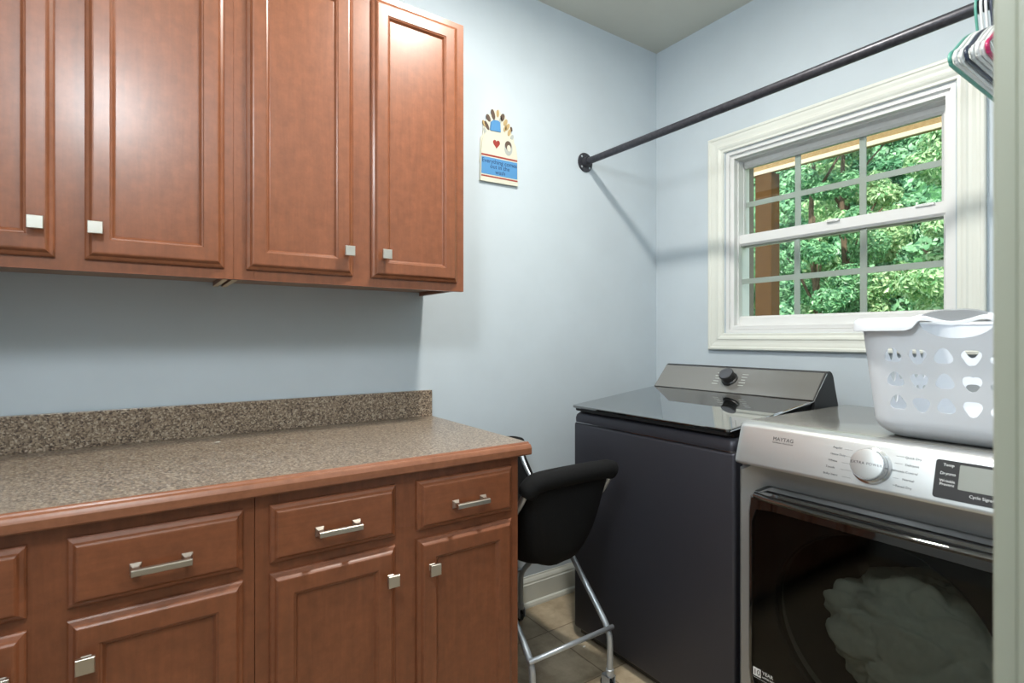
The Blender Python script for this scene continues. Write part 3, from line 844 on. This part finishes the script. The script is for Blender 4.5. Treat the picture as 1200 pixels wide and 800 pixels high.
for off in (0, .5):
    c = off*PERL; n = 14
    pts = [(c+.066*math.cos(PI+PI*k/n), 1.243+.036*math.sin(PI+PI*k/n)) for k in range(n+1)]
    holes.append(pts)
def inpoly(p, poly, ):
    x, y = p; c = False; j = len(poly)-1
    for i in range(len(poly)):
        if (poly[i][1] > y) != (poly[j][1] > y) and x < (poly[j][0]-poly[i][0])*(y-poly[i][1])/(poly[j][1]-poly[i][1])+poly[i][0]: c = not c
        j = i
    return c
# shift so nothing crosses the seam: seam at s = 1/8 between sides
off0 = .125*PERL+.06
def wrap(u): return (u-off0) % PERL
pts, edges = [], []
hp2 = []
for h in holes:
    w = [(wrap(u), v) for u, v in h]
    hp2.append(w)
    b0 = len(pts); pts += w; edges += [(b0+i, b0+(i+1) % len(w)) for i in range(len(w))]
cents = [(sum(p[0] for p in h)/len(h), sum(p[1] for p in h)/len(h), max(math.dist(p, h[0]) for p in h)) for h in hp2]
nu = int(PERL/.0115)
zs = [BZ0, BZ0+.002, BZ0+.005, BZ0+.010, BZ0+.016, BZ0+.024, BZ0+.034]+[BZ0+.045+.0122*i for i in range(20)]
zs = [z for z in zs if z < BZ1-.004]+[BZ1]
for i in range(nu+1):
    for z in zs:
        u = PERL*i/nu
        bad = False
        for h, (cx, cy, rr) in zip(hp2, cents):
            if abs(u-cx) > .08 or abs(z-cy) > .06: continue
            if inpoly((u, z), h) or min(math.dist((u, z), p) for p in h) < .004: bad = True; break
        if not bad: pts.append((u, z))
vo, eo, fo, *_ = geometry.delaunay_2d_cdt([Vector(p) for p in pts], edges, [], 0, 1e-6)
bm = bmesh.new()
V = [bm.verts.new(bpoint((p.x+off0)/PERL, p.y)) for p in vo]
for f in fo:
    c = (sum(vo[i].x for i in f)/len(f), sum(vo[i].y for i in f)/len(f))
    if any(abs(c[0]-cx) < .08 and abs(c[1]-cy) < .06 and inpoly(c, h) for h, (cx, cy, rr) in zip(hp2, cents)): continue
    try: bm.faces.new([V[i] for i in f])
    except ValueError: pass
# bottom
loop = [bpoint(i/nu+off0/PERL, BZ0) for i in range(nu)]
cv = bm.verts.new((BX, BY, BZ0)); lv = [bm.verts.new(p) for p in loop]
for i in range(nu): bm.faces.new((lv[i], lv[(i+1) % nu], cv))
bmesh.ops.remove_doubles(bm, verts=bm.verts, dist=.0005)
bmesh.ops.delete(bm, geom=[v for v in bm.verts if not v.link_faces], context='VERTS')
tub = obj('tub', bm, 'basket', bk, auto=40)
bm = bmesh.new(); bm.from_mesh(tub.data)
for e in bm.edges:
    if e.is_boundary: e.smooth = False
bm.to_mesh(tub.data); bm.free()
sm = tub.modifiers.new('thickness', 'SOLIDIFY'); sm.thickness = .0025; sm.offset = 1
# rim with a dip where the handles are
bm = bmesh.new(); rings = []
NR = 160
def hz(s):
    """0 outside, 1 inside a handle zone"""
    d = min(abs(((s+.5) % 1)-.5), abs(s-.5))*PERL
    return 1/(1+math.exp((d-.064)/.004)), d
for i in range(NR):
    s = i/NR
    k, d = hz(s)
    p = bper(s, EX1, EY1, ER); p2 = bper(s, EX1+.02, EY1+.02, ER+.02); p0 = bper(s, EX1-.004, EY1-.004, ER-.004)
    wave = .008*math.cos(d/.066*PI)*(-1)
    top = 1.254*(1-k)+(1.254+wave)*k
    hgt = .030*(1-k)+.011*k
    def P(q, z): return (BX+q.x, BY+q.y, z)
    m = p*.5+p2*.5
    rings.append([P(p0, top-.004), P(p, top), P(m, top+.001), P(p*.15+p2*.85, top-.003), P(p2, top-.008*(1-.5*k)), P(p2*1.002, top-hgt), P(p2*.992, top-hgt), P(p*.2+p2*.8, top-.008), P(p0, top-.008)])
loops(bm, rings, closed=True)
obj('rim', bm, 'basket', bk, auto=50)
for sgn in (-1, 1):
    bm = bmesh.new(); rings = []
    for i in range(17):
        v = -1+2*i/16; y = BY+v*.066
        x = BX+sgn*(EX1+.006)
        arch = .021*(1-v*v)**.8+.002
        zb = 1.250-.006*(1-abs(v))
        rings.append([(x-sgn*.010, y, zb), (x+sgn*.010, y, zb), (x+sgn*.010, y, zb+arch), (x, y, zb+arch+.003), (x-sgn*.010, y, zb+arch)])
    loops(bm, rings)
    obj('handle_arch', bm, 'basketgrey', bk, auto=40)  # plain grey arch above the rim at each handle cutout

# ------------------------------------------------------------------ folding chair on castors
ch = thing('folding_chair', 'black fabric folding chair on castors with silver tube legs, between cabinet and washer', 'chair', (1.14, 1.575, 0))
CXL, CXR, CYM = .962, 1.318, 1.575
YN, YR = 1.305, 1.845         # castor lines near and far
def side(x, flip):
    f = lambda y: 2*CYM-y if flip else y
    # tube: castor at far line, up through the pivot to the near top pad
    return [(x, f(YR), .062), (x, f(YR), .17), (x, f(YR-.012), .215), (x, f(YR-.06), .27), (x, f(CYM+.04), .435), (x, f(CYM), .475), (x, f(CYM-.06), .535), (x, f(1.375), .66), (x, f(1.318), .735)]
for flip in (False, True):
    for x in (CXL+(.014 if flip else 0), CXR-(.014 if flip else 0)):
        bm = bmesh.new(); tube(bm, spline(side(x, flip), 6), .0105, 14)
        obj('leg', bm, 'tube', ch, smooth=True)
    y = 2*CYM-1.312 if flip else 1.312
    xs0, xs1 = CXL+(.014 if flip else 0), CXR-(.014 if flip else 0)
    # padded roll
    pr = spline([(xs0, y+(.008 if not flip else -.008), .722), (xs0+.012, y, .748), (xs0+.045, y-(.004 if not flip else -.004), .762), ((xs0+xs1)/2, y-(.006 if not flip else -.006), .766), (xs1-.045, y-(.004 if not flip else -.004), .764), (xs1-.006, y, .757), (xs1+.006, y, .752)], 8)
    bm = bmesh.new(); tube(bm, pr, .0315, 20, rf=lambda t: .72+.28*min(1, 9*min(t, 1-t)+.15))
    obj('padded_roll', bm, 'fabric', ch, smooth=True)
    yy = 2*CYM-YN+.0 if flip else YN
    bm = bmesh.new(); tube(bm, [(CXL, yy, .222), (CXR, yy, .222)], .008, 12)
    obj('stretcher', bm, 'tube', ch, smooth=True)
    for x in (CXL+(.014 if not flip else 0), CXR-(.014 if not flip else 0)):
        yc = yy
        bm = bmesh.new()
        lathe(bm, [(.013, .058), (.014, .066), (.0135, .082), (.011, .084)], (x, yc, 0), (0, 0, 1), 16)
        B(bm, x-.016, x-.012, yc-.012, yc+.024, .022, .062, .001); B(bm, x+.012, x+.016, yc-.012, yc+.024, .022, .062, .001); B(bm, x-.016, x+.016, yc-.012, yc+.024, .058, .062, .001)
        c = obj('castor', bm, 'tube', ch)
        bm = bmesh.new(); lathe(bm, [(.018, -.010), (.024, -.008), (.0245, 0), (.024, .008), (.018, .010)], (x, yc+.014, .0245), (1, 0, 0), 24)
        obj('wheel', bm, 'blackplastic', c, auto=40)
bm = bmesh.new(); tube(bm, [(CXL-.012, CYM, .475), (CXR+.012, CYM, .475)], .007, 12)
obj('pivot_bar', bm, 'satinblack', ch, smooth=True)
bm = bmesh.new(); tube(bm, spline([(CXL+.03, 1.62, .42), (1.10, 1.62, .40), (1.22, 1.6, .405), (CXR, 1.575, .44)], 6), .006, 10)
obj('support_strap', bm, 'satinblack', ch, smooth=True)
# sling: U-shaped fabric between the two rolls
bm = bmesh.new()
NS, NT = 48, 24
G = []
for i in range(NS+1):
    s = -1+2*i/NS
    row = []
    for k in range(NT+1):
        t = k/NT; w = 4*t*(1-t); w = w**.45
        a = abs(s); sg = 1 if s > 0 else -1
        # edge (V shaped, along the tubes) and centre (deep U) profiles
        eY, eZ = a*.262, .52+(.755-.52)*a**1.25
        cY = .268*(1-(1-a)**2.6); cZ = .437+(.76-.437)*max(0, a)**3.0
        Y = eY*(1-w)+cY*w; Z = eZ*(1-w)+cZ*w
        Z += .004*math.sin(9*t*PI+3*s)*(1-a)
        inset = .006+.02*(1-a)
        X = (CXL+inset)+(CXR-CXL-2*inset)*t
        row.append(bm.verts.new((X, CYM+sg*Y*(1.0), Z)))
    G.append(row)
for i in range(NS):
    for k in range(NT): bm.faces.new((G[i][k], G[i][k+1], G[i+1][k+1], G[i+1][k]))
sl_ = obj('sling_seat', bm, 'fabric', ch, smooth=True)
sm = sl_.modifiers.new('thickness', 'SOLIDIFY'); sm.thickness = .006; sm.offset = 0

# ------------------------------------------------------------------ outside
bm = box(2.47, 40, -25, 30, -.55, -.45)
struct('lawn', bm, 'lawn')
bm = bmesh.new(); B(bm, 2.47, 4.9, -3, 7, -.45, -.2)
struct('porch_slab', bm, 'extwall')
bm = bmesh.new()
GX, GY = 30, 60
V = [[bm.verts.new((20.5+i*.45+.8*noise.noise(Vector((i*.3, k*.3, 1))), -16+k*.85, -.5+max(0, i-1)*.52+1.1*noise.noise(Vector((i*.35, k*.35, 7))))) for k in range(GY)] for i in range(GX)]
for i in range(GX-1):
    for k in range(GY-1): bm.faces.new((V[i][k], V[i+1][k], V[i+1][k+1], V[i][k+1]))
struct('hillside', bm, 'hill', smooth=True)
pp = thing('porch_post', 'brown square wooden porch post outside the window', 'post', (4.6, 2.64, -.2))
obj('shaft', box(4.53, 4.67, 2.565, 2.715, -.2, 2.66, bev=.006), 'porchwood', pp)
pb = thing('porch_beam', 'yellow pine beam resting on the porch post across the window top', 'beam', (4.6, 2, 2.66))
obj('beam', box(4.541, 4.60, -3, 7, 2.662, 2.93, bev=.004), 'porchbeam', pb)
obj('fascia_board', box(4.525, 4.5408, -3, 7, 2.655, 2.690, bev=.003), 'porchcream', pb)

def tree(name, label, cat, x, y, zb, h, rad, n, lm, lsize, trunk=True, group='trees beyond the window', low=.05, seed=1):
    R = random.Random(seed)
    t = thing(name, label, cat, (x, y, zb), group)
    # clumps
    cl = []
    nc = int(46+rad*30)
    for _ in range(nc):
        a = R.uniform(0, 2*PI); v = R.uniform(low, 1)
        prof = math.sin(PI*min(1, max(.02, (v-low)/(1-low)*.82+.16)))**.6
        rr = rad*prof*R.uniform(.55, 1)
        cl.append((x+rr*math.cos(a), y+rr*math.sin(a), zb+h*v, rad*R.uniform(.2, .38)))
    verts, faces = [], []
    for i in range(n):
        cx, cy, cz, cr = cl[R.randrange(nc)]
        # on the clump shell
        u = R.uniform(-1, 1); a = R.uniform(0, 2*PI); q = math.sqrt(1-u*u); rr = cr*R.uniform(.7, 1.05)
        p = Vector((cx+rr*q*math.cos(a), cy+rr*q*math.sin(a), cz+rr*u*.75))
        nrm = Vector((q*math.cos(a)+R.uniform(-.5, .5), q*math.sin(a)+R.uniform(-.5, .5), u*.6+.35+R.uniform(-.4, .4))).normalized()
        d = nrm.cross(Vector((R.uniform(-1, 1), R.uniform(-1, 1), R.uniform(-1, 1)))).normalized()
        e = nrm.cross(d)
        L = lsize*R.uniform(.7, 1.35); W = L*R.uniform(.32, .5)
        b = len(verts)
        verts += [p-d*L*.5, p+e*W*.5+nrm*L*.06, p+d*L*.5-nrm*L*.12, p-e*W*.5+nrm*L*.06]
        faces.append((b, b+1, b+2, b+3))
    me = bpy.data.meshes.new('foliage')
    o0 = Vector((x, y, zb))
    me.from_pydata([tuple(v-o0) for v in verts], [], faces); me.materials.append(M[lm])
    f = bpy.data.objects.new('foliage', me); COL.objects.link(f); f.parent = t
    if trunk:
        bm = bmesh.new()
        tube(bm, spline([(x, y, zb), (x+.06, y-.05, zb+h*.3), (x-.05, y+.04, zb+h*.6), (x+.04, y, zb+h*.9)], 5), rad*.07+.03, 10, rf=lambda q: 1-.75*q)
        for k in range(5):
            a = R.uniform(0, 2*PI); zz = zb+h*R.uniform(.35, .7)
            tube(bm, [(x, y, zz), (x+rad*.4*math.cos(a), y+rad*.4*math.sin(a), zz+h*.1), (x+rad*.75*math.cos(a), y+rad*.75*math.sin(a), zz+h*.16)], rad*.02+.012, 8, rf=lambda q: 1-.6*q)
        obj('trunk', bm, 'bark', t, smooth=True)
    return t
G0 = -.45
T = [
 ('bright green leafy tree in the front row at the right of the window view', 9.3, 2.35, 5.6, .82, 30000, 'leafC', .09),
 ('mid green leafy tree in the front row in the middle of the window view', 9.6, 4.65, 5.9, .85, 30000, 'leafA', .09),
 ('deep green leafy tree in the front row beside the porch post', 9.4, 6.95, 5.8, .82, 30000, 'leafB', .09),
 ('deep green tree of the second row, showing between the front trees at the right', 12.6, 2.6, 7.4, 1.05, 28000, 'leafB', .125),
 ('bright green tree of the second row, in the middle of the window view', 12.9, 5.6, 7.6, 1.08, 28000, 'leafC', .125),
 ('mid green tree of the second row behind the porch post', 12.6, 8.6, 7.6, 1.05, 28000, 'leafA', .125),
 ('tall mid green tree at the back, right of the window view', 17.0, 3.2, 10.5, 1.5, 26000, 'leafA', .18),
 ('tall deep green tree at the back, in the middle of the window view', 17.5, 7.5, 10.5, 1.5, 26000, 'leafB', .18),
 ('tall bright green tree at the back, left behind the porch post', 17.0, 11.8, 10.5, 1.5, 26000, 'leafC', .18),
]
for sd, (lb, x, y, h, r, n, lm, ls) in enumerate(T):
    tree('leafy_tree', lb, 'tree', x, y, G0, h, r, n, lm, ls, seed=sd+31)

# leaf cover of the far slope: nobody could count it
R_ = random.Random(5); vs, fs = [], []
for _ in range(60000):
    x = 20.5+R_.uniform(0, 12); y = R_.uniform(-2, 24)
    i = (x-20.5)/.45; k = (y+16)/.85
    z = -.5+max(0, i-1)*.52+1.1*noise.noise(Vector((i*.35, k*.35, 7)))+R_.uniform(-.1, .8)
    n_ = Vector((-.8+R_.uniform(-.6, .6), R_.uniform(-.6, .6), .5+R_.uniform(-.5, .5))).normalized()
    d_ = n_.cross(Vector((R_.uniform(-1, 1), R_.uniform(-1, 1), R_.uniform(-1, 1)))).normalized(); e_ = n_.cross(d_)
    L_ = R_.uniform(.2, .42); p_ = Vector((x, y, z)); b_ = len(vs)
    vs += [p_-d_*L_*.5, p_+e_*L_*.25, p_+d_*L_*.5, p_-e_*L_*.25]; fs.append((b_, b_+1, b_+2, b_+3))
me = bpy.data.meshes.new('woodland_foliage'); me.from_pydata([tuple(v) for v in vs], [], fs); me.materials.append(M['leafA'])
wf = bpy.data.objects.new('woodland_foliage', me); COL.objects.link(wf)
tag(wf, 'dense green woodland foliage covering the slope behind all the trees', 'foliage'); wf['kind'] = 'stuff'

# ------------------------------------------------------------------ light
def lamp(name, kind, loc, power, col, size=.1, rot=None):
    l = bpy.data.lights.new(name, kind); l.energy = power; l.color = col
    if kind == 'POINT': l.shadow_soft_size = size
    elif kind == 'AREA': l.shape = 'DISK'; l.size = size
    elif kind == 'SUN': l.angle = size
    o = bpy.data.objects.new(name, l); COL.objects.link(o); o.location = loc
    if rot: o.rotation_euler = rot
    return o
lamp('ceiling_lamp', 'AREA', (1.0, 1.0, 2.70), 34, (1, .96, .88), .15)
lamp('flash_lamp', 'POINT', (-.14, .375, 2.19), 42, (.93, .975, 1), .13)
lamp('hall_fill', 'AREA', (.1, -.8, 2.6), 9, (1, .97, .93), .9)  # added soft fill from the unseen hall, evens out the ambient light
sd = Vector((.62, .30, -.72)).normalized()
lamp('sun', 'SUN', (0, 0, 10), 7.5, (1, .96, .88), .02, sd.to_track_quat('-Z', 'Y').to_euler())
w = bpy.data.worlds.new('World'); S.world = w; w.use_nodes = True
bg = w.node_tree.nodes['Background']; bg.inputs[0].default_value = (.78, .89, 1, 1); bg.inputs[1].default_value = 2.2

# ------------------------------------------------------------------ camera
cam = bpy.data.cameras.new('Camera'); co_ = bpy.data.objects.new('Camera', cam); COL.objects.link(co_)
cam.sensor_width = 36; cam.lens = 36*626/1200; cam.shift_y = -5.5/1200; cam.clip_start = .02
co_.location = (0, 0, 1.21); co_.rotation_euler = (PI/2, 0, -math.radians(34.6))
cam.dof.use_dof = True; cam.dof.focus_distance = 2.1; cam.dof.aperture_fstop = 5.0
S.camera = co_
S.view_settings.view_transform = 'Standard'; S.view_settings.look = 'None'
S.view_settings.exposure = 0; S.view_settings.gamma = 1; S.view_settings.use_curve_mapping = False
S.cycles.use_denoising = True
S.cycles.max_bounces = 10; S.cycles.transparent_max_bounces = 16; S.cycles.sample_clamp_indirect = 4
S.cycles.caustics_reflective = False; S.cycles.caustics_refractive = False
